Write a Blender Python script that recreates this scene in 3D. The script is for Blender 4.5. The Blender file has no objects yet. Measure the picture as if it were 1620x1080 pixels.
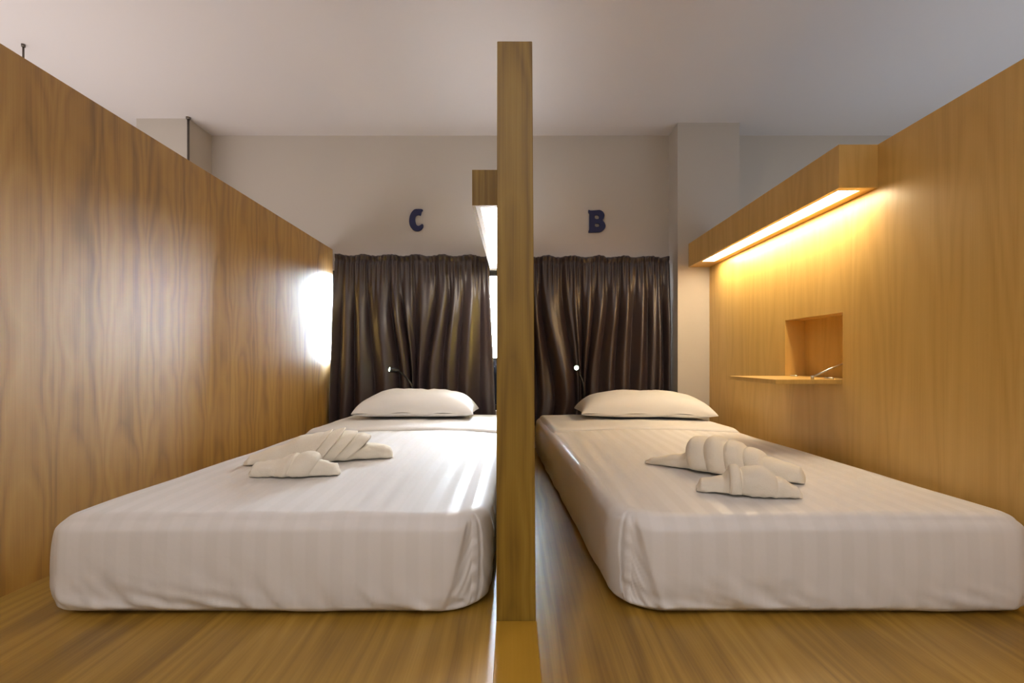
import bpy, bmesh, math, random
import numpy as np
from mathutils import Vector, noise as mnoise

random.seed(7)
S = bpy.context.scene
COL = S.collection
PI = math.pi
H_CAM = 0.58            # eye height above the sleeping platform
Y_BACK = 3.29           # window wall
Z_CEIL = 2.03

# ------------------------------------------------------------------ helpers
def finish(me, smooth):
    for p in me.polygons:
        p.use_smooth = smooth

def obj(name, verts, faces, mat, parent=None, smooth=False, mats=None, mat_idx=None):
    """verts in world metres; under a parent they are stored relative to its base"""
    off = Vector((0, 0, 0))
    q = parent
    while q is not None:
        off += Vector(q.location); q = q.parent
    me = bpy.data.meshes.new(name)
    me.from_pydata([tuple(Vector(v) - off) for v in verts], [], faces)
    me.materials.append(mat)
    finish(me, smooth)
    me.update()
    o = bpy.data.objects.new(name, me)
    COL.objects.link(o)
    if parent is not None:
        o.parent = parent
    return o

def fix_normals(o):
    bm = bmesh.new(); bm.from_mesh(o.data)
    bmesh.ops.recalc_face_normals(bm, faces=bm.faces)
    bm.to_mesh(o.data); bm.free()

def from_bm(name, bm, mat, parent=None, smooth=False):
    vs = [v.co.copy() for v in bm.verts]
    bm.verts.index_update()
    fs = [[v.index for v in f.verts] for f in bm.faces]
    bm.free()
    return obj(name, vs, fs, mat, parent, smooth)

def add_box(bm, a, b):
    x0, y0, z0 = a; x1, y1, z1 = b
    v = [bm.verts.new(p) for p in ((x0,y0,z0),(x1,y0,z0),(x1,y1,z0),(x0,y1,z0),(x0,y0,z1),(x1,y0,z1),(x1,y1,z1),(x0,y1,z1))]
    for f in ((0,3,2,1),(4,5,6,7),(0,1,5,4),(1,2,6,5),(2,3,7,6),(3,0,4,7)):
        bm.faces.new([v[i] for i in f])

def bevel(bm, w, seg=2):
    bmesh.ops.bevel(bm, geom=list(bm.edges), offset=w, segments=seg, affect='EDGES', profile=0.5)

def box(name, a, b, mat, parent=None, bev=0.0):
    bm = bmesh.new(); add_box(bm, a, b)
    if bev: bevel(bm, bev)
    return from_bm(name, bm, mat, parent)

def tube(name, pts, radii, mat, parent=None, n=16, cap=True):
    pts = [Vector(p) for p in pts]
    vs, fs = [], []
    up = None
    for i, p in enumerate(pts):
        t = (pts[min(i+1, len(pts)-1)] - pts[max(i-1, 0)]).normalized()
        if up is None:
            up = t.orthogonal().normalized()
        up = (up - t*up.dot(t)).normalized()
        w = t.cross(up)
        r = radii[i] if isinstance(radii, (list, tuple)) else radii
        for k in range(n):
            a = 2*PI*k/n
            vs.append(p + up*math.cos(a)*r + w*math.sin(a)*r)
    for i in range(len(pts)-1):
        for k in range(n):
            fs.append((i*n+k, i*n+(k+1)%n, (i+1)*n+(k+1)%n, (i+1)*n+k))
    if cap:
        fs.append(tuple(range(n))[::-1]); fs.append(tuple((len(pts)-1)*n+k for k in range(n)))
    o = obj(name, vs, fs, mat, parent, True)
    fix_normals(o)
    return o

def spline(ctrl, n):
    """Catmull-Rom through control points"""
    c = [Vector(p) for p in ctrl]; c = [2*c[0]-c[1]] + c + [2*c[-1]-c[-2]]
    out = []
    for i in range(1, len(c)-2):
        for k in range(n):
            t = k/n
            p0, p1, p2, p3 = c[i-1:i+3]
            out.append(0.5*((2*p1)+(p2-p0)*t+(2*p0-5*p1+4*p2-p3)*t*t+(3*p1-p0-3*p2+p3)*t**3))
    out.append(c[-2])
    return out

def thing(name, loc, label, cat, group=None):
    o = bpy.data.objects.new(name, None); COL.objects.link(o)
    o.location = loc; o.empty_display_size = 0.05
    o['label'] = label; o['category'] = cat
    if group: o['group'] = group
    return o

def tag(o, label, cat, group=None):
    o['label'] = label; o['category'] = cat
    if group: o['group'] = group
    return o

def struct(o):
    o['kind'] = 'structure'
    return o

def sstep(a, b, x):
    t = min(1.0, max(0.0, (x-a)/(b-a))); return t*t*(3-2*t)

def nz(x, y, z=0.0):
    return mnoise.noise(Vector((x, y, z)))

# ------------------------------------------------------------------ materials
def new_mat(name):
    m = bpy.data.materials.new(name); m.use_nodes = True
    nt = m.node_tree
    return m, nt, nt.nodes['Principled BSDF']

def N(nt, t, **kw):
    n = nt.nodes.new(t)
    for k, v in kw.items(): setattr(n, k, v)
    return n

def math_node(nt, op, a, b=None):
    n = N(nt, 'ShaderNodeMath', operation=op)
    for i, v in enumerate((a, b)):
        if v is None: continue
        if isinstance(v, (int, float)): n.inputs[i].default_value = v
        else: nt.links.new(v, n.inputs[i])
    return n.outputs[0]

def wood(name, dark, mid, light, floor=False, nsl=1.1, namp=1.6, strip=0.06, cath=1.0, tip=0.55, rings=11.0, rough=0.38, contrast=1.0, seed=0.0, spec=0.5, coat=0.0):
    m, nt, bs = new_mat(name)
    L = nt.links.new
    tc = N(nt, 'ShaderNodeTexCoord'); geo = N(nt, 'ShaderNodeNewGeometry')
    sp = N(nt, 'ShaderNodeSeparateXYZ'); L(geo.outputs['Position'], sp.inputs[0])
    if floor:
        a = sp.outputs[0]; l = sp.outputs[1]
    else:
        a = math_node(nt, 'ADD', sp.outputs[0], sp.outputs[1]); l = sp.outputs[2]
    a = math_node(nt, 'ADD', a, seed + 10.0)
    # wander of the veneer leaves
    def noise_at(sa, sl, off, detail=2.0):
        cv = N(nt, 'ShaderNodeCombineXYZ')
        L(math_node(nt, 'MULTIPLY', a, sa), cv.inputs[0]); L(math_node(nt, 'MULTIPLY', l, sl), cv.inputs[1])
        cv.inputs[2].default_value = off
        t = N(nt, 'ShaderNodeTexNoise'); t.inputs['Scale'].default_value = 1.0; t.inputs['Detail'].default_value = detail
        L(cv.outputs[0], t.inputs['Vector'])
        return t.outputs['Fac']
    wob = math_node(nt, 'MULTIPLY', math_node(nt, 'SUBTRACT', noise_at(9, 2.2, seed+1), 0.5), strip*0.5)
    aw = math_node(nt, 'ADD', a, wob)
    u = math_node(nt, 'PINGPONG', aw, strip)
    un = math_node(nt, 'DIVIDE', u, strip)
    para = math_node(nt, 'MULTIPLY', math_node(nt, 'MULTIPLY', un, un), cath)
    slope = math_node(nt, 'MULTIPLY', l, cath/tip)
    n1 = math_node(nt, 'MULTIPLY', noise_at(5.0, nsl, seed+3), namp)
    r = math_node(nt, 'ADD', math_node(nt, 'ADD', para, slope), n1)
    band = math_node(nt, 'PINGPONG', math_node(nt, 'MULTIPLY', r, rings/2), 0.5)
    band = math_node(nt, 'MULTIPLY', band, 2.0)
    fine = noise_at(210, 3.0, seed+5, 3.0)
    broad = noise_at(14, 0.5, seed+8, 3.0)
    mixv = math_node(nt, 'ADD', math_node(nt, 'MULTIPLY', band, 0.34*contrast),
                     math_node(nt, 'ADD', math_node(nt, 'MULTIPLY', math_node(nt, 'SUBTRACT', fine, 0.5), 0.55*contrast),
                               math_node(nt, 'MULTIPLY', math_node(nt, 'SUBTRACT', broad, 0.5), 1.2*contrast)))
    mixv = math_node(nt, 'ADD', mixv, 0.5-0.17*contrast)
    rp = N(nt, 'ShaderNodeValToRGB')
    e = rp.color_ramp.elements
    e[0].position = 0.12; e[0].color = (*dark, 1); e[1].position = 0.88; e[1].color = (*light, 1)
    k = e.new(0.5); k.color = (*mid, 1)
    L(mixv, rp.inputs[0]); L(rp.outputs[0], bs.inputs['Base Color'])
    bs.inputs['Roughness'].default_value = rough
    bs.inputs['Specular IOR Level'].default_value = spec
    bs.inputs['Coat Weight'].default_value = coat; bs.inputs['Coat Roughness'].default_value = 0.5
    bp = N(nt, 'ShaderNodeBump'); bp.inputs['Strength'].default_value = 0.06; bp.inputs['Distance'].default_value = 0.004
    L(fine, bp.inputs['Height']); L(bp.outputs[0], bs.inputs['Normal'])
    return m

def plain(name, col, rough=0.6, metal=0.0, bump=0.0, bscale=200.0, spec=0.5, var=0.0):
    m, nt, bs = new_mat(name)
    tc = N(nt, 'ShaderNodeTexCoord')
    t = N(nt, 'ShaderNodeTexNoise'); t.inputs['Scale'].default_value = bscale; t.inputs['Detail'].default_value = 4
    nt.links.new(tc.outputs['Object'], t.inputs['Vector'])
    mx = N(nt, 'ShaderNodeMix', data_type='RGBA')
    mx.inputs[6].default_value = (*[c*(1-var) for c in col], 1); mx.inputs[7].default_value = (*[min(1, c*(1+var)) for c in col], 1)
    nt.links.new(t.outputs['Fac'], mx.inputs[0]); nt.links.new(mx.outputs[2], bs.inputs['Base Color'])
    bs.inputs['Roughness'].default_value = rough; bs.inputs['Metallic'].default_value = metal
    bs.inputs['Specular IOR Level'].default_value = spec
    if bump:
        b = N(nt, 'ShaderNodeBump'); b.inputs['Strength'].default_value = bump; b.inputs['Distance'].default_value = 0.002
        nt.links.new(t.outputs['Fac'], b.inputs['Height']); nt.links.new(b.outputs[0], bs.inputs['Normal'])
    return m

def emit(name, col, strength):
    m, nt, bs = new_mat(name)
    bs.inputs['Base Color'].default_value = (0.8, 0.8, 0.8, 1)
    bs.inputs['Emission Color'].default_value = (*col, 1)
    bs.inputs['Emission Strength'].default_value = strength
    return m

def striped_cotton(name, period=0.056):
    m, nt, bs = new_mat(name); L = nt.links.new
    tc = N(nt, 'ShaderNodeTexCoord'); sp = N(nt, 'ShaderNodeSeparateXYZ'); L(tc.outputs['Object'], sp.inputs[0])
    s = math_node(nt, 'SINE', math_node(nt, 'MULTIPLY', sp.outputs[0], 2*PI/period))
    s = math_node(nt, 'MULTIPLY', s, 3.0)
    s = N(nt, 'ShaderNodeClamp').inputs[0].node if False else s
    mr = N(nt, 'ShaderNodeMapRange'); mr.inputs[1].default_value = -1; mr.inputs[2].default_value = 1
    L(s, mr.inputs[0])
    mx = N(nt, 'ShaderNodeMix', data_type='RGBA')
    mx.inputs[6].default_value = (0.80, 0.79, 0.78, 1); mx.inputs[7].default_value = (0.825, 0.815, 0.81, 1)
    L(mr.outputs[0], mx.inputs[0]); L(mx.outputs[2], bs.inputs['Base Color'])
    r = N(nt, 'ShaderNodeMapRange'); r.inputs[3].default_value = 0.85; r.inputs[4].default_value = 0.35
    L(mr.outputs[0], r.inputs[0]); L(r.outputs[0], bs.inputs['Roughness'])
    bs.inputs['Specular IOR Level'].default_value = 0.35
    t = N(nt, 'ShaderNodeTexNoise'); t.inputs['Scale'].default_value = 28; t.inputs['Detail'].default_value = 5
    L(tc.outputs['Object'], t.inputs['Vector'])
    b = N(nt, 'ShaderNodeBump'); b.inputs['Strength'].default_value = 0.12; b.inputs['Distance'].default_value = 0.006
    L(t.outputs['Fac'], b.inputs['Height']); L(b.outputs[0], bs.inputs['Normal'])
    return m

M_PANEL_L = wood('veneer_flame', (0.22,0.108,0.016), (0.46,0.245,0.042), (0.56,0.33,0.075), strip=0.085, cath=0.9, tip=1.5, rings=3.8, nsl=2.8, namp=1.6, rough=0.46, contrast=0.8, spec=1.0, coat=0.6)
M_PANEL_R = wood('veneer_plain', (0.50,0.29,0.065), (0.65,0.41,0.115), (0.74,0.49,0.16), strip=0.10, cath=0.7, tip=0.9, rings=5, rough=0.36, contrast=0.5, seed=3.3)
M_POST    = wood('veneer_post', (0.15,0.082,0.008), (0.275,0.165,0.018), (0.36,0.235,0.036), strip=0.05, cath=0.7, tip=1.3, rings=5, nsl=2.0, namp=1.6, rough=0.42, contrast=0.9, seed=5.1)
M_FLOOR   = wood('veneer_floor', (0.21,0.112,0.014), (0.37,0.215,0.030), (0.48,0.30,0.06), floor=True, strip=0.09, cath=0.5, tip=2.0, rings=7, nsl=0.7, namp=1.8, rough=0.34, contrast=0.85, seed=1.7)
M_STRIP   = wood('veneer_strip', (0.34,0.185,0.014), (0.40,0.225,0.020), (0.45,0.26,0.03), floor=True, strip=0.2, cath=0.3, tip=1.2, rings=5, rough=0.55, contrast=0.45, seed=8.2, spec=0.3)
M_WALL    = plain('wall_paint', (0.52,0.475,0.42), 0.75, bump=0.08, bscale=60)
M_DIM     = plain('bounce_cut_paint', (0.16,0.13,0.10), 0.75)  # unseen front wall kept dark to cut bounce onto the bed fronts
M_CEIL    = plain('ceiling_paint', (0.62,0.58,0.57), 0.7, bump=0.04, bscale=40)
M_SHEET   = striped_cotton('striped_cotton')
M_COTTON  = plain('plain_cotton', (0.80,0.79,0.78), 0.7, bump=0.25, bscale=25)
M_TERRY   = plain('terry', (0.92,0.865,0.75), 0.95, bump=0.7, bscale=420, spec=0.2)
M_CURT    = plain('brown_satin', (0.046,0.031,0.033), 0.36, bump=0.02, bscale=90, spec=0.95, var=0.15)
M_BLACK   = plain('black_metal', (0.02,0.02,0.02), 0.4, 0.3)
M_DARKALU = plain('dark_aluminium', (0.03,0.03,0.033), 0.35, 0.6)
M_STEEL   = plain('brushed_steel', (0.62,0.6,0.56), 0.3, 1.0)
M_ROD     = plain('grey_rod', (0.16,0.14,0.12), 0.45, 0.7)
M_BLUE    = plain('navy_letter', (0.008,0.012,0.07), 0.5)
M_WHITE   = plain('plain_white', (0.78,0.77,0.77), 0.4)
M_LED_W   = emit('warm_tube', (1.0, 0.80, 0.53), 23.0)
M_LED_N   = emit('neutral_tube', (1.0, 0.93, 0.86), 17.0)
M_LED_G   = emit('lamp_led', (0.75, 1.0, 0.72), 5.0)
def glass(name, col):
    m = bpy.data.materials.new(name); m.use_nodes = True; nt = m.node_tree
    nt.nodes.clear()
    o = N(nt, 'ShaderNodeOutputMaterial'); mx = N(nt, 'ShaderNodeMixShader')
    t = N(nt, 'ShaderNodeBsdfTransparent'); g = N(nt, 'ShaderNodeBsdfGlossy'); g.inputs['Roughness'].default_value = 0.02; t.inputs[0].default_value = (*col, 1)
    f = N(nt, 'ShaderNodeFresnel'); f.inputs[0].default_value = 1.45
    nt.links.new(f.outputs[0], mx.inputs[0]); nt.links.new(t.outputs[0], mx.inputs[1]); nt.links.new(g.outputs[0], mx.inputs[2])
    nt.links.new(mx.outputs[0], o.inputs[0])
    return m
M_GLASS = glass('window_glass', (1, 1, 1)); M_GLARECUT = glass('glare_cut_glass', (0.02, 0.02, 0.022)); M_SKYCUT = glass('sky_cut_glass', (0.20, 0.225, 0.26))  # lower panes darkened to cut glare; far-bay tint added to dim the sky

# ------------------------------------------------------------------ room shell
XL, XR, YF = -3.6, 3.6, -2.6
struct(box('floor', (XL, YF, -0.08), (XR, Y_BACK, 0.0), M_FLOOR))
struct(box('ceiling', (XL-.1, YF-.1, Z_CEIL), (XR+.1, Y_BACK+.12, Z_CEIL+0.1), M_CEIL))
struct(box('wall_left_outer', (XL-0.1, YF, 0), (XL, Y_BACK, Z_CEIL), M_WALL))
struct(box('wall_right_outer', (XR, YF, 0), (XR+0.1, Y_BACK, Z_CEIL), M_WALL))
struct(box('wall_front', (XL-.1, YF-0.1, 0), (XR+.1, YF, Z_CEIL), M_DIM))

# window wall with four openings (far left bay, bay C, bay B, far right bay)
WZ0, WZ1 = 0.24, 1.16
WIN = [(-3.5, -2.35), (-1.212, 0.090), (0.125, 0.90), (1.45, 3.5)]
bm = bmesh.new()
xs = [XL] + [v for w in WIN for v in w] + [XR]
for i in range(0, len(xs), 2):
    add_box(bm, (xs[i], Y_BACK, 0), (xs[i+1], Y_BACK+0.12, Z_CEIL))
for a, b in WIN:
    add_box(bm, (a, Y_BACK, 0), (b, Y_BACK+0.12, WZ0)); add_box(bm, (a, Y_BACK, WZ1), (b, Y_BACK+0.12, Z_CEIL))
bmesh.ops.remove_doubles(bm, verts=bm.verts, dist=1e-5)
struct(from_bm('wall_back', bm, M_WALL))
for i, (a, b) in enumerate(WIN):
    bm = bmesh.new(); y0, y1, t = Y_BACK+0.045, Y_BACK+0.085, 0.035
    add_box(bm, (a, y0, WZ0), (b, y1, WZ0+t)); add_box(bm, (a, y0, WZ1-t), (b, y1, WZ1))
    add_box(bm, (a, y0, WZ0+t), (a+t, y1, WZ1-t)); add_box(bm, (b-t, y0, WZ0+t), (b, y1, WZ1-t))
    add_box(bm, (a+t, y0, 0.53), (b-t, y1, 0.585))
    c = (a+b)/2
    add_box(bm, (c-.02, y0, WZ0+t), (c+.02, y1, 0.53)); add_box(bm, (c-.02, y0, 0.585), (c+.02, y1, WZ1-t))
    w = struct(from_bm('window_%d' % (i+1), bm, M_DARKALU))
    box('pane', (a+t*.7, Y_BACK+0.062, 0.57), (b-t*.7, Y_BACK+0.066, WZ1-t*.7), M_GLASS if i in (1, 2) else M_SKYCUT, w)
    box('pane', (a+t*.7, Y_BACK+0.062, WZ0+t*.7), (b-t*.7, Y_BACK+0.066, 0.545), M_GLARECUT if i in (1, 2) else M_SKYCUT, w)
struct(box('gap_light_stop', (0.0, Y_BACK-0.003, WZ0+0.001), (0.03, Y_BACK+0.044, WZ1-0.001), M_DARKALU))  # unseen strip added to block window light leaking past the divider
# white sill board along bays
bm = bmesh.new(); add_box(bm, (0.05, Y_BACK-0.012, 0.0), (1.2, Y_BACK, 0.07)); bevel(bm, .003)
struct(from_bm('baseboard_back', bm, M_WHITE))

# columns standing in front of the window wall
struct(box('column_right', (1.0, 3.11, 0), (1.38, Y_BACK, Z_CEIL), M_WALL))
struct(box('column_left', (-2.29, 3.056, 0), (-1.975, Y_BACK, Z_CEIL), M_WALL))

# timber side walls of the two bays
def slab(name, front, back, thick, mat):
    """front/back = (y, x_face, z_top); thick is signed, away from the bay"""
    (y0, x0, z0), (y1, x1, z1) = front, back
    v = [(x0,y0,0),(x1,y1,0),(x1,y1,z1),(x0,y0,z0),(x0+thick,y0,0),(x1+thick,y1,0),(x1+thick,y1,z1),(x0+thick,y0,z0)]
    f = [(0,1,2,3),(7,6,5,4),(0,3,7,4),(1,5,6,2),(3,2,6,7),(0,4,5,1)]
    o = obj(name, v, f, mat); fix_normals(o); return o
kx = (1.25-1.185)/(3.29-1.2275); kz = (1.345-1.287)/(3.29-1.2275)
yf = 0.75
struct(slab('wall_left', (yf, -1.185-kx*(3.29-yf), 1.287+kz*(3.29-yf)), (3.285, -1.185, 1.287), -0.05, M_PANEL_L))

# right side wall with the recessed niche
XW, TW, ZT = 1.195, 0.11, 1.285
ny0, ny1, nz0, nz1, nd = 1.845, 2.239, 0.504, 0.749, 0.088
ys = [0.75, ny0, ny1, 3.109]; zs = [0, nz0, nz1, ZT]
v, f = [], []
def V(*p): v.append(p); return len(v)-1
g = [[V(XW, y, z) for z in zs] for y in ys]
for i in range(3):
    for j in range(3):
        if (i, j) != (1, 1): f.append((g[i][j], g[i+1][j], g[i+1][j+1], g[i][j+1]))
n = [V(XW+nd, ny0, nz0), V(XW+nd, ny1, nz0), V(XW+nd, ny1, nz1), V(XW+nd, ny0, nz1)]
o4 = [g[1][1], g[2][1], g[2][2], g[1][2]]
f.append(tuple(n))
for k in range(4): f.append((o4[k], o4[(k+1)%4], n[(k+1)%4], n[k]))
b = [[V(XW+TW, y, z) for z in zs] for y in ys]
for i in range(3):
    for j in range(3): f.append((b[i][j], b[i][j+1], b[i+1][j+1], b[i+1][j]))
for i in range(3):
    f.append((g[i][3], g[i+1][3], b[i+1][3], b[i][3])); f.append((g[i][0], b[i][0], b[i+1][0], g[i+1][0]))
    f.append((g[0][i], g[0][i+1], b[0][i+1], b[0][i])); f.append((g[3][i], b[3][i], b[3][i+1], g[3][i+1]))
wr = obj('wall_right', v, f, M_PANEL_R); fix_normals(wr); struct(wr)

# ------------------------------------------------------------------ divider between the beds
yp = 1.11
hb, ht = 0.0435, 0.0385
vv = [(-hb+.002,yp,0),(hb+.002,yp,0),(hb,3.285,0),(-hb,3.285,0),(-ht-.001,yp,1.2766),(ht-.001,yp,1.2766),(ht,3.285,1.2766),(-ht,3.285,1.2766)]
bm = bmesh.new()
bv = [bm.verts.new(p) for p in vv]
for q in ((0,3,2,1),(4,5,6,7),(0,1,5,4),(1,2,6,5),(2,3,7,6),(3,0,4,7)): bm.faces.new([bv[i] for i in q])
bevel(bm, 0.0012, 1)
dv = from_bm('divider_panel', bm, M_POST)
tag(dv, 'upright wooden divider panel standing between the two beds, seen edge-on', 'partition')
bm = bmesh.new(); z1 = 0.006
sv = [(-.034,0.3,0.0005),(.046,0.3,0.0005),(.0475,1.108,0.0005),(-.0415,1.108,0.0005),(-.034,0.3,z1),(.046,0.3,z1),(.0475,1.108,z1),(-.0415,1.108,z1)]
bv = [bm.verts.new(p) for p in sv]
for q in ((0,3,2,1),(4,5,6,7),(0,1,5,4),(1,2,6,5),(2,3,7,6),(3,0,4,7)): bm.faces.new([bv[i] for i in q])
bevel(bm, 0.002, 2)
struct(from_bm('trim_1', bm, M_STRIP))

# ------------------------------------------------------------------ light boxes high on the walls
def light_box(name, x_out, x_wall, y0, y1, z0, z1, mat, mat_led, label, frame_mat, lip_o, lip_i):
    s = 1 if x_wall > x_out else -1
    root = thing(name, ((x_out+x_wall)/2, (y0+y1)/2, z0), label, 'wall lamp')
    t = 0.012
    bm = bmesh.new()
    def bx(xa, xb, ya, yb, za, zb):
        add_box(bm, (min(xa,xb), ya, za), (max(xa,xb), yb, zb))
    bx(x_out, x_out+s*t, y0, y1, z0, z1)                          # fascia
    bx(x_out+s*t, x_wall, y0, y0+t, z0, z1)                       # near end
    bx(x_out+s*t, x_wall, y1-t, y1, z0, z1)                       # far end
    bx(x_out+s*t, x_wall, y0+t, y1-t, z1-t, z1)                   # lid
    from_bm('housing', bm, mat, root)
    bm = bmesh.new(); zf = z0+0.001
    bx(x_out+s*t, x_out+s*(t+lip_o), y0+t, y1-t, zf, zf+0.008)
    bx(x_wall-s*lip_i, x_wall, y0+t, y1-t, zf, zf+0.008)
    bx(x_out+s*(t+lip_o), x_wall-s*lip_i, y0+t, y0+t+0.02, zf, zf+0.008)
    bx(x_out+s*(t+lip_o), x_wall-s*lip_i, y1-t-0.16, y1-t, zf, zf+0.008)
    from_bm('bottom_frame', bm, frame_mat, root)
    bm = bmesh.new()
    bx(x_out+s*(t+lip_o-.003), x_wall-s*(lip_i-.003), y0+t+0.016, y1-t-0.15, z0+0.004, z0+0.010)
    from_bm('diffuser', bm, mat_led, root)
    return root
light_box('light_box', 1.0656, XW-0.0005, 1.665, 3.108, 1.142, 1.2845, M_PANEL_R, M_LED_W,
          'long wooden light box glowing warm yellow above the niche on the right wall', M_PANEL_R, 0.008, 0.038)
light_box('light_box', -0.159, -0.0425, 1.867, 3.18, 1.145, 1.2766, M_POST, M_LED_N,
          'wooden light box glowing white, fixed on the left side of the central divider', M_WHITE, 0.018, 0.012)  # bottom frame is plain white here, wood on the right box

# ------------------------------------------------------------------ drop-down flap shelf at the niche
fl = thing('flap_shelf', (XW, (ny0+ny1)/2, nz0), 'wooden drop-down flap opened as a shelf below the niche in the right wall', 'shelf')
box('flap_board', (0.951, ny0+0.002, nz0-0.0175), (XW-0.001, ny1-0.002, nz0-0.0005), M_PANEL_R, fl, 0.0015)
p0 = Vector((1.097, 1.866, nz0+0.008)); p1 = Vector((XW+0.022, 1.853, 0.568))
arm = tube('stay_arm', [p0, p0.lerp(p1, .5)+Vector((0,0,.002)), p1], [0.0032, 0.003, 0.0032], M_STEEL, fl, 10)
tube('pivot', [p0+Vector((0,0,-0.0083)), p0+Vector((0,0,0.005))], 0.006, M_STEEL, arm, 14)
tube('pivot', [p1+Vector((0,-0.006,0)), p1+Vector((0,0.006,0))], 0.006, M_STEEL, arm, 14)
tube('hinge', [Vector((XW-0.003, ny0+0.05, nz0+0.002)), Vector((XW-0.003, ny0+0.10, nz0+0.002))], 0.003, M_STEEL, fl, 10)
tube('hinge', [Vector((XW-0.003, ny1-0.10, nz0+0.002)), Vector((XW-0.003, ny1-0.05, nz0+0.002))], 0.003, M_STEEL, fl, 10)

# ------------------------------------------------------------------ wall letters
def chaikin(p, it):
    for _ in range(it):
        q = []
        for i in range(len(p)):
            a, b = p[i], p[(i+1)%len(p)]
            q += [(a[0]*.75+b[0]*.25, a[1]*.75+b[1]*.25), (a[0]*.25+b[0]*.75, a[1]*.25+b[1]*.75)]
        p = q
    return p
def letter(name, outer, holes, cx, cz, label):
    cu = bpy.data.curves.new('outline', 'CURVE'); cu.dimensions = '2D'; cu.fill_mode = 'BOTH'
    cu.extrude = 0.007; cu.bevel_depth = 0.0012; cu.bevel_resolution = 1
    k = 3.285/800/18
    for loop, it in [(outer, 2)] + [(h, 1) for h in holes]:
        p = chaikin(loop, it); sp = cu.splines.new('POLY'); sp.points.add(len(p)-1); sp.use_cyclic_u = True
        for i, (x, y) in enumerate(p): sp.points[i].co = ((x-540)*k, -(y-540)*k, 0, 1)
    t = bpy.data.objects.new('tmp', cu); COL.objects.link(t)
    dg = bpy.context.evaluated_depsgraph_get(); dg.update()
    me = bpy.data.meshes.new_from_object(t.evaluated_get(dg))
    bpy.data.objects.remove(t); me.name = name
    me.materials.clear(); me.materials.append(M_BLUE)
    o = bpy.data.objects.new(name, me); COL.objects.link(o)
    o.rotation_euler = (PI/2, 0, 0); o.location = (cx, Y_BACK-0.0085, cz)
    return tag(o, label, 'letter', None)
C_OUT = [(700,212),(640,205),(560,205),(490,205),(430,245),(375,320),(335,420),(320,540),(335,660),(395,760),(470,815),(560,825),(640,800),(705,730),(715,650),(690,622),(640,665),(575,692),(515,650),(485,560),(475,480),(495,405),(540,368),(600,362),(645,385),(655,300),(668,268),(700,240)]
B_OUT = [(283,232),(300,232),(330,252),(420,250),(520,240),(610,232),(690,275),(738,360),(722,450),(672,522),(740,590),(768,680),(742,765),(640,850),(480,858),(295,862),(290,862),(290,820),(312,780),(310,600),(310,400),(318,330),(283,300)]
B_H = [[(455,368),(560,368),(590,400),(585,490),(455,490)], [(460,605),(580,605),(605,650),(575,715),(462,715)]]
letter('wall_letter', C_OUT, [], (660-815)/800*3.285, H_CAM+(567-350)/800*3.285, 'dark blue letter C on the back wall above the left curtain')
letter('wall_letter', B_OUT, B_H, (945-815)/800*3.285, H_CAM+(567-350)/800*3.285, 'dark blue letter B on the back wall above the right curtain')

# ------------------------------------------------------------------ slim ceiling poles behind the left panel
def pole(x, y, z0, rr, label):
    r = thing('support_pole', (x, y, 0), label, 'pole')
    tube('shaft', [(x, y, z0), (x, y, Z_CEIL-0.006)], rr, M_ROD, r, 12)
    tube('ceiling_flange', [(x, y, Z_CEIL-0.012), (x, y, Z_CEIL-0.0005)], rr*2.0, M_ROD, r, 16)
pole(-1.965, 3.040, 0.001, 0.0065, 'thin dark metal pole rising past the far corner column behind left panel')
pole(-2.27, 2.334, 0.001, 0.004, 'thin dark metal pole with ceiling flange, peeking over left panel top')

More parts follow.
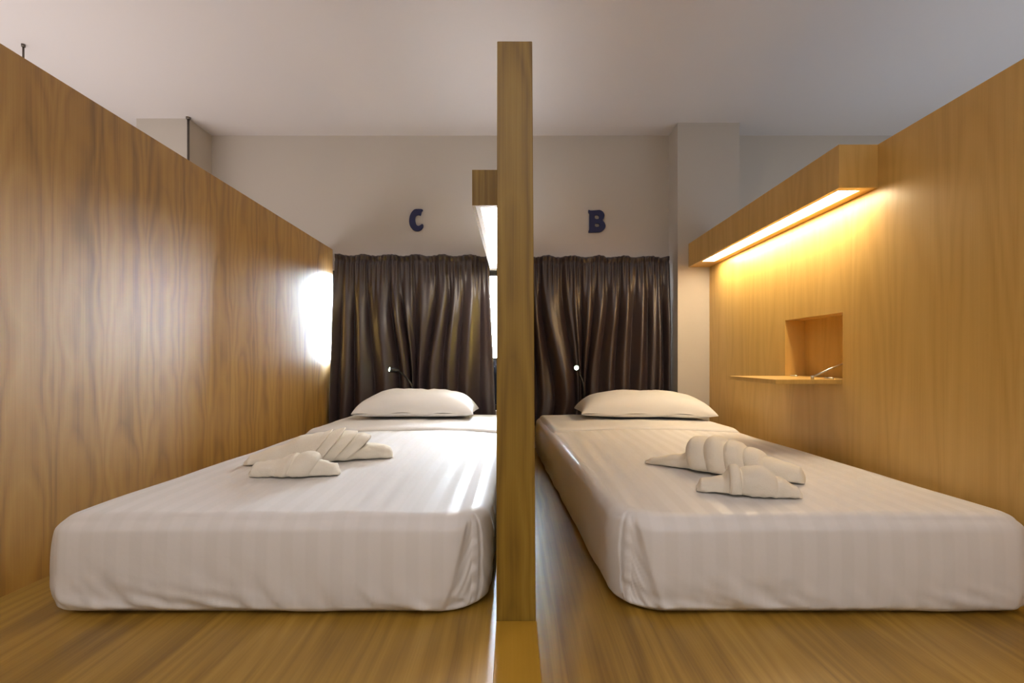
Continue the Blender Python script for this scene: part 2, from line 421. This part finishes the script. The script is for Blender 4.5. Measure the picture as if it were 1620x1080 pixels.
# ------------------------------------------------------------------ curtains
def curtain(x0t, x1t, x0b, x1b, ztop, zbot, lamp, seed, label):
    rnd = random.Random(seed)
    NS, NT = 420, 110
    ph = [rnd.uniform(0, 6.28) for _ in range(12)]
    vs, fs = [], []
    yb = 3.218
    xl, zl = lamp
    for j in range(NT+1):
        t = j/NT
        for i in range(NS+1):
            s = i/NS
            top = ztop + 0.006*math.sin(37*s+ph[0]) + 0.005*nz(s*16, seed) - 0.004*s
            bot = zbot + 0.012*math.sin(7*s+ph[1])
            z = top + (bot-top)*t
            d = top - z                                              # metres under the top edge
            w0 = x0t + (x0b-x0t)*sstep(0, 1, t**.9); w1 = x1t + (x1b-x1t)*sstep(0, 1, t**.9)
            grow = sstep(0.05, 0.5, d)
            sw = s + 0.012*math.sin(9*s+ph[2]+1.1*t) + 0.006*math.sin(23*s+ph[3]-2*t)
            # gathers at the rod
            gA = 0.0050*(1-0.93*sstep(0.04, 0.32, d))
            ga = math.sin(2*PI*(31*sw)+3.5*nz(s*14, seed+3.1)) * gA
            # deep folds below
            n1 = nz(s*7, seed+9, t*0.5)
            fo = math.sin(2*PI*8.3*sw + 4.6*nz(s*3.3, seed+5, t*0.5) + ph[4])
            fo2 = math.sin(2*PI*15.7*sw + 5.0*nz(s*4.1, seed+7, t*0.7) + ph[5])
            fo = 0.9-2.0*abs(math.sin(PI*10.3*sw + 2.6*nz(s*3.3, seed+5, t*0.45) + ph[4]))**0.9
            y = yb + ga + (0.005+0.031*grow)*fo*(0.8+0.6*n1) + (0.003+0.006*grow)*fo2*(0.6+1.2*nz(s*5, seed+13, t))
            # pinch at the rod line
            y += 0.012*math.exp(-((d-0.035)/0.010)**2) - 0.006*math.exp(-((d-0.012)/0.014)**2)*math.sin(2*PI*26*sw+ph[6])
            x = w0 + (w1-w0)*s
            # cloth caught behind the reading lamp's arm
            gz = sstep(zl+0.72, zl+0.02, z) * (1.0 if z > zl else 1-0.55*sstep(zl, zl-0.2, z))
            gx = math.exp(-((x-xl)/0.24)**2)
            x -= (x-xl)*0.74*gz*gx
            y += 0.03*gz*math.exp(-((x-xl)/0.06)**2)
            y += 0.006*math.sin(9*t+ph[7]+12*s)*grow
            vs.append((x, min(max(y, 3.160), 3.278), z))
    for j in range(NT):
        for i in range(NS):
            a = j*(NS+1)+i
            fs.append((a, a+NS+1, a+NS+2, a+1))
    o = obj('curtain', vs, fs, M_CURT, None, True)
    md = o.modifiers.new('cloth_thickness', 'SOLIDIFY'); md.thickness = 0.0015; md.offset = 0
    return tag(o, label, 'curtain')
curtain(-1.146, -0.165, -1.172, -0.120, 1.240, 0.145, (-0.63, 0.37), 21, 'dark brown satin curtain hanging below the letter C, left of the divider')
curtain(0.047, 0.982, 0.0455, 0.985, 1.232, 0.150, (0.425, 0.325), 8, 'dark brown satin curtain hanging below the letter B, right of the divider')

# ------------------------------------------------------------------ beds
def bed(name, label, xl, xr, y0, y1, zt, shear, r_fl, r_fr, corner, seed):
    """xl(y), xr(y) plan edges; r_fl / r_fr plan radii of the front corners; corner = side that shows its tucked fold"""
    root = thing(name, ((xl(y0)+xr(y0))/2, (y0+y1)/2, 0.0), label, 'bed')
    nx, ny_, nz_ = 130, 190, 40
    W = (xr(y0)-xl(y0)); Ln = y1-y0; z0 = 0.004
    P, F, idx = [], [], {}
    def vert(i, j, k):
        key = (i, j, k)
        if key in idx: return idx[key]
        u, w, h = i/nx, j/ny_, k/nz_
        # denser rows at the rounded rims
        def rim(t): return t + 0.06*math.sin(2*PI*t)*-1 if True else t
        x = (rim(u)-0.5)*W; y = rim(w)*Ln; z = rim(h)*zt
        X, Y = x, y
        # plan rounding of corners
        rr = None
        if y < Ln/2: rad = r_fl if x < 0 else r_fr
        else: rad = 0.06
        hx = W/2-rad; cy = rad if y < Ln/2 else Ln-rad
        dx = abs(x)-hx; dy = (cy-y) if y < Ln/2 else (y-cy)
        if dx > 0 and dy > 0:
            m_ = max(dx, dy); L_ = math.hypot(dx, dy)
            if L_ > 0:
                sc = m_/L_
                dx2, dy2 = dx*sc, dy*sc
                X = math.copysign(hx+dx2, x); Y = cy-dy2 if y < Ln/2 else cy+dy2
        # rounding of top and bottom rims: shrink outline as function of height near the rims
        rt, rb = 0.028, 0.016
        def inset(z):
            q = 0.0
            if z > zt-rt: q = rt-math.sqrt(max(0, rt*rt-(z-(zt-rt))**2))
            elif z < rb: q = (rb-math.sqrt(max(0, rb*rb-(rb-z)**2)))
            return q
        side = (i in (0, nx)) or (j in (0, ny_))
        q = inset(z)
        cxr, cyr = X, Y-Ln/2
        fx = max(0.0, 1-q/(W/2)); fy = max(0.0, 1-q/(Ln/2))
        X = cxr*fx; Y = cyr*fy+Ln/2
        # side bulge
        bulge = 0.012*math.sin(PI*min(1, max(0, h)))
        ex = max(0, abs(x)-(W/2-0.03))/0.03; ey = max(0, 0.03-y)/0.03
        if side:
            if i in (0, nx): X += math.copysign(bulge, x)
            if j == 0: Y -= bulge
        # crown of the top
        zc = z
        if k == nz_ or z > zt*0.5:
            tpos = (z/zt)
            crown = 0.012*(1-(2*x/W)**2)*(1-((2*y/Ln)-1)**4)
            zc = z + crown*sstep(0.5, 1, tpos)
            zc += 0.004*nz(x*5, y*4, seed)*sstep(0.6, 1, tpos)
        P.append([X, Y, zc, x, y, z, side])
        idx[key] = len(P)-1
        return idx[key]
    def quad(a, b, c, d): F.append((a, b, c, d))
    for i in range(nx):
        for j in range(ny_):
            quad(vert(i,j,nz_), vert(i+1,j,nz_), vert(i+1,j+1,nz_), vert(i,j+1,nz_))
    for i in range(nx):
        for k in range(nz_):
            quad(vert(i,0,k), vert(i+1,0,k), vert(i+1,0,k+1), vert(i,0,k+1))
            quad(vert(i+1,ny_,k), vert(i,ny_,k), vert(i,ny_,k+1), vert(i+1,ny_,k+1))
    for j in range(ny_):
        for k in range(nz_):
            quad(vert(0,j+1,k), vert(0,j,k), vert(0,j,k+1), vert(0,j+1,k+1))
            quad(vert(nx,j,k), vert(nx,j+1,k), vert(nx,j+1,k+1), vert(nx,j,k+1))
    for i in range(nx):
        for j in range(ny_):
            quad(vert(i+1,j,0), vert(i,j,0), vert(i,j+1,0), vert(i+1,j+1,0))
    # wrinkles pushed along the outward direction of the sides
    vs = []
    for X, Y, Z, x, y, z, side in P:
        h = z/zt
        if side and 0 < h < 1:
            near_front = 1-sstep(0.0, 0.4, y)
            xs_ = x/W
            # distance to the tucked corner on the front
            dc = (W/2 - corner*x)
            low = sstep(0.75, 0.05, h)
            d = 0.0
            if y < 0.02:      # front panel: soft vertical pulls and low creases
                d += 0.006*low*nz(x*16+2.5*h, h*1.5, seed)
                d += 0.004*low*nz(x*38+6*h, h*2, seed+4)*sstep(.6, .1, h)
                d += 0.008*sstep(.5,.05,h)*nz((x*.8+h*.35)*22, (h-x*.6)*5, seed+2)*sstep(.1,.35,abs(xs_-.1)+.08)
                # the flap edge of the tucked corner: line runs from the top corner down and inward
                ledge = 0.02+0.075*(1-h)
                d += 0.010*sstep(ledge-0.006, ledge+0.006, dc)*sstep(0.97, 0.85, h)-0.006
                if dc < ledge: d += 0.005*nz((dc*3+h*.5)*26, h*4, seed+6)-0.004*math.sin(PI*min(1,dc/ledge))*sstep(1,.6,h)
            else:
                d += 0.006*low*nz(y*9, h*3, seed+3)+0.004*nz((y*1.2+h*.25)*24, h*4, seed+5)*near_front
            nrm = Vector((0, -1, 0)) if y < 0.02 else Vector((math.copysign(1, x), 0, 0))
            d *= sstep(0, .08, h)*sstep(1, .93, h)
            X += nrm.x*d; Y += nrm.y*d
            # hem lifts a little unevenly
            if h < 0.12: Z += (0.12-h)/0.12*0.006*(0.5+nz(x*6, y*6, seed+8))
        yy = y0+Y
        e0, e1 = xl(yy), xr(yy)
        vs.append(((e0+e1)/2 + X*(e1-e0)/W, yy, z0+Z))
    mt = obj('mattress', vs, F, M_SHEET, root, True)
    fix_normals(mt)
    
    def top(xw, yw):
        Y = min(max(yw-y0, 0), Ln); e0, e1 = xl(yw), xr(yw)
        x = (xw-(e0+e1)/2)*W/(e1-e0); u = max(-1, min(1, 2*x/W))
        return z0+zt+0.012*(1-u*u)*(1-((2*Y/Ln)-1)**4)+0.004*nz(x*5, Y*4, seed)
    return root, top

def fold_band(root, xl, xr, ya, yb, zt, seed, W, Ln, y0):
    """the turned-back top sheet lying across the head end"""
    nx, ny_ = 110, 26
    vs, fs = [], []
    def top_z(x, y):
        xx = x*W/ (W)
        return 0.004+zt+0.012*(1-min(1, abs(2*x/W))**2)*(1-((2*(y-y0)/Ln)-1)**4)
    for layer in (1, 0):
        for j in range(ny_+1):
            for i in range(nx+1):
                u = i/nx*2-1; t = j/ny_
                yf_ = ya + 0.02*math.sin(2.2*u+seed) + 0.008*nz(u*3, seed)
                y = yf_ + (yb-yf_)*t
                hw = (xr(y)-xl(y))/2 - 0.004
                cx = (xr(y)+xl(y))/2
                ang = abs(u)
                x = u*hw
                z = top_z(x, y)
                edge = sstep(0.93, 1.0, ang)
                z -= 0.022*edge**2
                th = 0.004+0.012*math.sqrt(max(0, min(1, t/0.08)))*math.sqrt(max(0, min(1, (1-t)/0.06)))
                th *= (1-0.5*edge)
                th += 0.004*nz(u*5, t*3, seed+2)*min(1, t/0.1)
                vs.append((cx+x, y, z+(th if layer else -0.0015)))
    n1 = (nx+1)*(ny_+1)
    for j in range(ny_):
        for i in range(nx):
            a = j*(nx+1)+i
            fs.append((a, a+1, a+nx+2, a+nx+1)); fs.append((n1+a, n1+a+nx+1, n1+a+nx+2, n1+a+1))
    for i in range(nx):
        fs.append((i+1, i, n1+i, n1+i+1)); a = ny_*(nx+1)+i; fs.append((a, a+1, n1+a+1, n1+a))
    for j in range(ny_):
        a = j*(nx+1); fs.append((a, a+nx+1, n1+a+nx+1, n1+a)); b = a+nx; fs.append((b+nx+1, b, n1+b, n1+b+nx+1))
    o = obj('folded_sheet', vs, fs, M_COTTON, root, True); fix_normals(o)
    return o

ZT = 0.222
lA = lambda y: -1.036 + 0.024*(y-1.15); rA = lambda y: -0.066 + 0.004*(y-1.15)
bA, topA = bed('bed', 'white striped bed left of the divider, beneath the letter C', lA, rA, 1.140, 3.10, ZT, 0, 0.025, 0.11, 1, 1.3)
fold_band(bA, lA, rA, 2.40, 3.08, ZT, 0.6, rA(1.14)-lA(1.14), 3.10-1.14, 1.14)
lB = lambda y: 0.236 - 0.055*(y-1.15); rB = lambda y: 1.160 - 0.055*(y-1.15)
bB, topB = bed('bed', 'white striped bed right of the divider, beneath the letter B', lB, rB, 1.140, 3.095, ZT, 0, 0.10, 0.045, -1, 4.7)
fold_band(bB, lB, rB, 2.42, 3.07, ZT, 2.1, rB(1.14)-lB(1.14), 3.095-1.14, 1.14)

# ------------------------------------------------------------------ pillows
def pillow(cx, cy, hx, hy, top, T, yaw, seed, label):
    nx, ny_ = 72, 48
    vs, fs = [], []
    def pt(u, v, up):
        e = max(0, (1-abs(u)**3.2))*max(0, (1-abs(v)**2.4))
        h = T*e**0.42
        px = hx*u*(1-0.07*(1-abs(v)**2)*0 - 0.05*(1-v*v)*abs(u)**3)
        py = hy*v*(1-0.05*(1-u*u)*abs(v)**3)
        wr = 0.010*nz(u*2.2, v*2.0, seed)+0.006*nz(u*6+v*2, v*5, seed+3)*e
        rad = 0.004*math.sin(9*u+3*v)*(1-e)
        z = (h*0.80+wr*e+rad) if up else -h*0.20
        # sag on its support
        ca, sa = math.cos(yaw), math.sin(yaw)
        wx, wy = cx+px*ca-py*sa, cy+px*sa+py*ca
        return (wx, wy, top(wx, wy)+0.021+T*0.20+z)
    for up in (1, 0):
        for j in range(ny_+1):
            for i in range(nx+1):
                u = math.sin((i/nx*2-1)*PI/2); v = math.sin((j/ny_*2-1)*PI/2)
                vs.append(pt(u, v, up))
    n1 = (nx+1)*(ny_+1)
    for j in range(ny_):
        for i in range(nx):
            a = j*(nx+1)+i
            fs.append((a, a+1, a+nx+2, a+nx+1)); fs.append((n1+a, n1+a+nx+1, n1+a+nx+2, n1+a+1))
    bm = bmesh.new()
    bv = [bm.verts.new(p) for p in vs]
    for q in fs:
        bm.faces.new([bv[i] for i in q])
    bmesh.ops.remove_doubles(bm, verts=bm.verts, dist=1e-5)
    o = from_bm('pillow', bm, M_COTTON, None, True); fix_normals(o)
    return tag(o, label, 'pillow')
pillow(-0.548, 2.89, 0.326, 0.20, topA, 0.152, 0.0, 1.0, 'plump white pillow at the head of the bed below the letter C')
pillow(0.718, 2.88, 0.362, 0.20, topB, 0.145, -0.02, 5.0, 'plump white pillow at the head of the bed below the letter B')

# ------------------------------------------------------------------ rolled towels
def towel(name, label, p0, p1, top, prof, wraps, seed, slant=0.0, shingle=False):
    """p0->p1 ground line of the roll; prof = [(t, half width, height)]; wraps = [(t, half length, bulge)]"""
    a = Vector((*p0, 0)); b = Vector((*p1, 0)); ax = (b-a); Ln = ax.length; ax.normalize()
    sd = Vector((-ax.y, ax.x, 0))
    mid = (a+b)/2; root = thing(name, (mid.x, mid.y, top(mid.x, mid.y)), label, 'towel')
    def P(t):
        for (t0, w0, h0), (t1, w1, h1) in zip(prof, prof[1:]):
            if t <= t1:
                k = sstep(t0, t1, t) if t1 > t0 else 0
                return w0+(w1-w0)*k, h0+(h1-h0)*k
        return prof[-1][1], prof[-1][2]
    def ring(t, extra, n, lean=0.0):
        w, h = P(min(1, max(0, t)))
        out = []
        for k in range(n):
            th = 2*PI*k/n
            c, s_ = math.cos(th), math.sin(th)
            ww = (w+extra)*math.copysign(abs(c)**0.85, c)
            zz = h/2*(1+s_) if s_ >= 0 else h/2*(1+math.copysign(abs(s_)**0.45, s_))
            zz = zz + extra*max(0, s_)
            tt = t + lean*(zz/max(h, .01)-0.4)
            nzv = 0.0025*nz(tt*14, th*1.3, seed)
            p = a+ax*(tt*Ln)+sd*(ww+nzv)
            p.z = top(p.x, p.y)+0.002+max(0, zz+nzv)
            out.append(p)
        return out
    n = 40; m_ = 90
    vs, fs = [], []
    for i in range(m_+1): vs += ring(i/m_, 0.0, n)
    for i in range(m_):
        for k in range(n): fs.append((i*n+k, i*n+(k+1)%n, (i+1)*n+(k+1)%n, (i+1)*n+k))
    fs.append(tuple(range(n))); fs.append(tuple(m_*n+k for k in range(n)))
    o = obj('roll', vs, fs, M_TERRY, root, True); fix_normals(o)
    for q, (tc, hl, bu) in enumerate(wraps):
        vs, fs = [], []; mm = 18
        for i in range(mm+1):
            s_ = i/mm*2-1
            e = bu*(((s_+1)/2)**0.7*min(1, (1-s_)/0.16)**0.5 if shingle else math.sqrt(max(0, 1-abs(s_)**2.2)))-0.002
            vs += ring(tc+s_*hl, e, n, slant)
        for i in range(mm):
            for k in range(n): fs.append((i*n+k, i*n+(k+1)%n, (i+1)*n+(k+1)%n, (i+1)*n+k))
        w_ = obj('wrap', vs, fs, M_TERRY, root, True); fix_normals(w_)
    return root
BIG = [(0,.022,.012),(.04,.040,.030),(.22,.050,.055),(.38,.066,.088),(.52,.070,.094),(.66,.058,.080),(.75,.046,.056),(.93,.038,.045),(.985,.028,.036),(1,.012,.014)]
towel('rolled_towel', 'large cream rolled towel with ribbed middle on the left bed', (-0.875, 1.640), (-0.425, 1.755), topA,
      BIG, [(.42,.052,.013),(.505,.052,.015),(.59,.052,.015),(.675,.052,.016)], 2.0, 0.16, True)
SMALL = [(0,.014,.016),(.06,.026,.040),(.3,.034,.046),(.45,.046,.060),(.6,.046,.060),(.78,.034,.044),(.95,.024,.034),(1,.010,.012)]
towel('rolled_towel', 'small cream rolled towel in front of the large towel, left bed', (-0.772, 1.475), (-0.520, 1.500), topA,
      SMALL, [(.40,.075,.008),(.60,.12,.012)], 6.0, 0.10)
BIG2 = [(0,.008,.008),(.06,.020,.022),(.25,.040,.040),(.38,.060,.082),(.51,.062,.084),(.65,.056,.074),(.77,.050,.060),(.90,.042,.050),(.98,.034,.040),(1,.014,.016)]
towel('rolled_towel', 'large cream towel rolled in fat coils on the right bed', (0.430, 1.665), (0.800, 1.395), topB,
      BIG2, [(.40,.070,.020),(.52,.068,.026),(.635,.066,.024),(.745,.058,.022)], 9.0, -0.04)
SM2 = [(0,.010,.012),(.05,.026,.030),(.25,.030,.040),(.33,.042,.060),(.62,.044,.062),(.8,.034,.046),(.96,.024,.026),(1,.012,.012)]
towel('rolled_towel', 'small cream knotted towel nearest the foot of the right bed', (0.478, 1.335), (0.715, 1.262), topB,
      SM2, [(.37,.060,.014),(.60,.17,.012)], 13.0, 0.0)

# ------------------------------------------------------------------ reading lamps behind the pillows
def reading_lamp(base_x, ctrl, head_dir, label):
    r = thing('reading_lamp', (base_x, Y_BACK, 0.08), label, 'lamp')
    tube('wall_base', [(base_x, Y_BACK-0.0125, 0.085), (base_x, Y_BACK-0.032, 0.085)], 0.028, M_BLACK, r, 24)
    pts = spline([(base_x, Y_BACK-0.03, 0.085), (base_x, 3.145, 0.115)] + ctrl, 10)
    tube('gooseneck', pts, 0.0055, M_BLACK, r, 12)
    e = Vector(pts[-1]); d = Vector(head_dir).normalized()
    hd = tube('lamp_head', [e-d*0.008, e, e+d*0.012, e+d*0.045, e+d*0.052], [0.006, 0.009, 0.0145, 0.0165, 0.0165], M_BLACK, r, 20)
    tube('led_lens', [e+d*0.0522, e+d*0.056, e+d*0.058], [0.0135, 0.012, 0.006], M_LED_G, hd, 20)
reading_lamp(-0.63, [(-0.628, 3.130, 0.26), (-0.632, 3.120, 0.39), (-0.668, 3.13, 0.455), (-0.716, 3.10, 0.505)], (-0.9, -0.35, 0.16),
             'black gooseneck reading lamp pointing left, behind the left bed pillow')
reading_lamp(0.425, [(0.425, 3.130, 0.26), (0.424, 3.125, 0.40), (0.400, 3.145, 0.485), (0.374, 3.115, 0.524)], (-0.05, -1, 0.0),
             'black gooseneck reading lamp facing outward, behind the right bed pillow')

# ------------------------------------------------------------------ light
def area(name, loc, rot, sx, sy, power, col):
    l = bpy.data.lights.new(name, 'AREA'); l.shape = 'RECTANGLE'; l.size = sx; l.size_y = sy; l.energy = power; l.color = col
    o = bpy.data.objects.new(name, l); COL.objects.link(o); o.location = loc; o.rotation_euler = rot
    return o
area('aisle_top_fill', (0.2, -1.3, Z_CEIL-0.02), (0, 0, 0), 2.4, 0.6, 9, (1.0, 0.96, 0.90))  # added fill from above, behind the camera, no fixture modelled
area('aisle_up_fill', (0.0, -0.35, 1.42), (PI+0.5, 0, 0), 3.0, 0.25, 30, (1.0, 0.955, 0.96))  # added unseen fill aimed up to brighten the ceiling
area('bay_up_fill', (-2.45, 1.5, 0.55), (PI, 0, 0), 1.4, 2.6, 23, (1.0, 0.94, 0.94))  # added upward fill, stands in for light from the next bay
area('bay_up_fill', (2.45, 1.5, 0.55), (PI, 0, 0), 1.4, 2.6, 11.5, (0.74, 0.84, 1.0))  # cooler added fill for the right side of the ceiling
area('over_box_fill', (-0.10, 2.5, 1.285), (PI, 0, 0), 0.06, 1.2, 2.2, (0.95, 0.97, 1.0))  # added strip of fill above the left box, lifts the ceiling
area('aisle_front_fill', (0.0, YF+0.03, 1.0), (PI/2, 0, 0), 4.5, 1.4, 8, (1.0, 0.95, 0.86))  # added frontal fill, the wall behind it has no opening
for i, (a, b) in enumerate(WIN):
    p = area('window_portal', ((a+b)/2, Y_BACK+0.115, (WZ0+WZ1)/2), (-PI/2, 0, 0), b-a, WZ1-WZ0, 1, (1, 1, 1))
    p.data.cycles.is_portal = True

w = bpy.data.worlds.new('day'); S.world = w; w.use_nodes = True
nt = w.node_tree; bg = nt.nodes['Background']
tc = N(nt, 'ShaderNodeTexCoord'); sp = N(nt, 'ShaderNodeSeparateXYZ'); nt.links.new(tc.outputs['Generated'], sp.inputs[0])
rp = N(nt, 'ShaderNodeValToRGB'); el = rp.color_ramp.elements
el[0].position = 0.485; el[0].color = (0.10, 0.105, 0.11, 1); el[1].position = 0.51; el[1].color = (0.78, 0.90, 1.0, 1)
k = el.new(1.0); k.color = (0.62, 0.80, 1.0, 1)
mr = N(nt, 'ShaderNodeMapRange'); mr.inputs[1].default_value = -1; mr.inputs[2].default_value = 1
nt.links.new(sp.outputs[2], mr.inputs[0]); nt.links.new(mr.outputs[0], rp.inputs[0]); nt.links.new(rp.outputs[0], bg.inputs[0])
bg.inputs[1].default_value = 175.0

# ------------------------------------------------------------------ camera
cam = bpy.data.cameras.new('camera'); co = bpy.data.objects.new('camera', cam); COL.objects.link(co)
co.location = (0, 0, H_CAM); co.rotation_euler = (PI/2, 0, 0)
cam.sensor_width = 36; cam.lens = 36*800/1620
cam.shift_x = -5/1620; cam.shift_y = 27/1620
cam.clip_start = 0.02
S.camera = co
S.view_settings.view_transform = 'Standard'
S.view_settings.look = 'None'
S.view_settings.gamma = 1.0
S.view_settings.use_curve_mapping = False
S.view_settings.exposure = 0.6
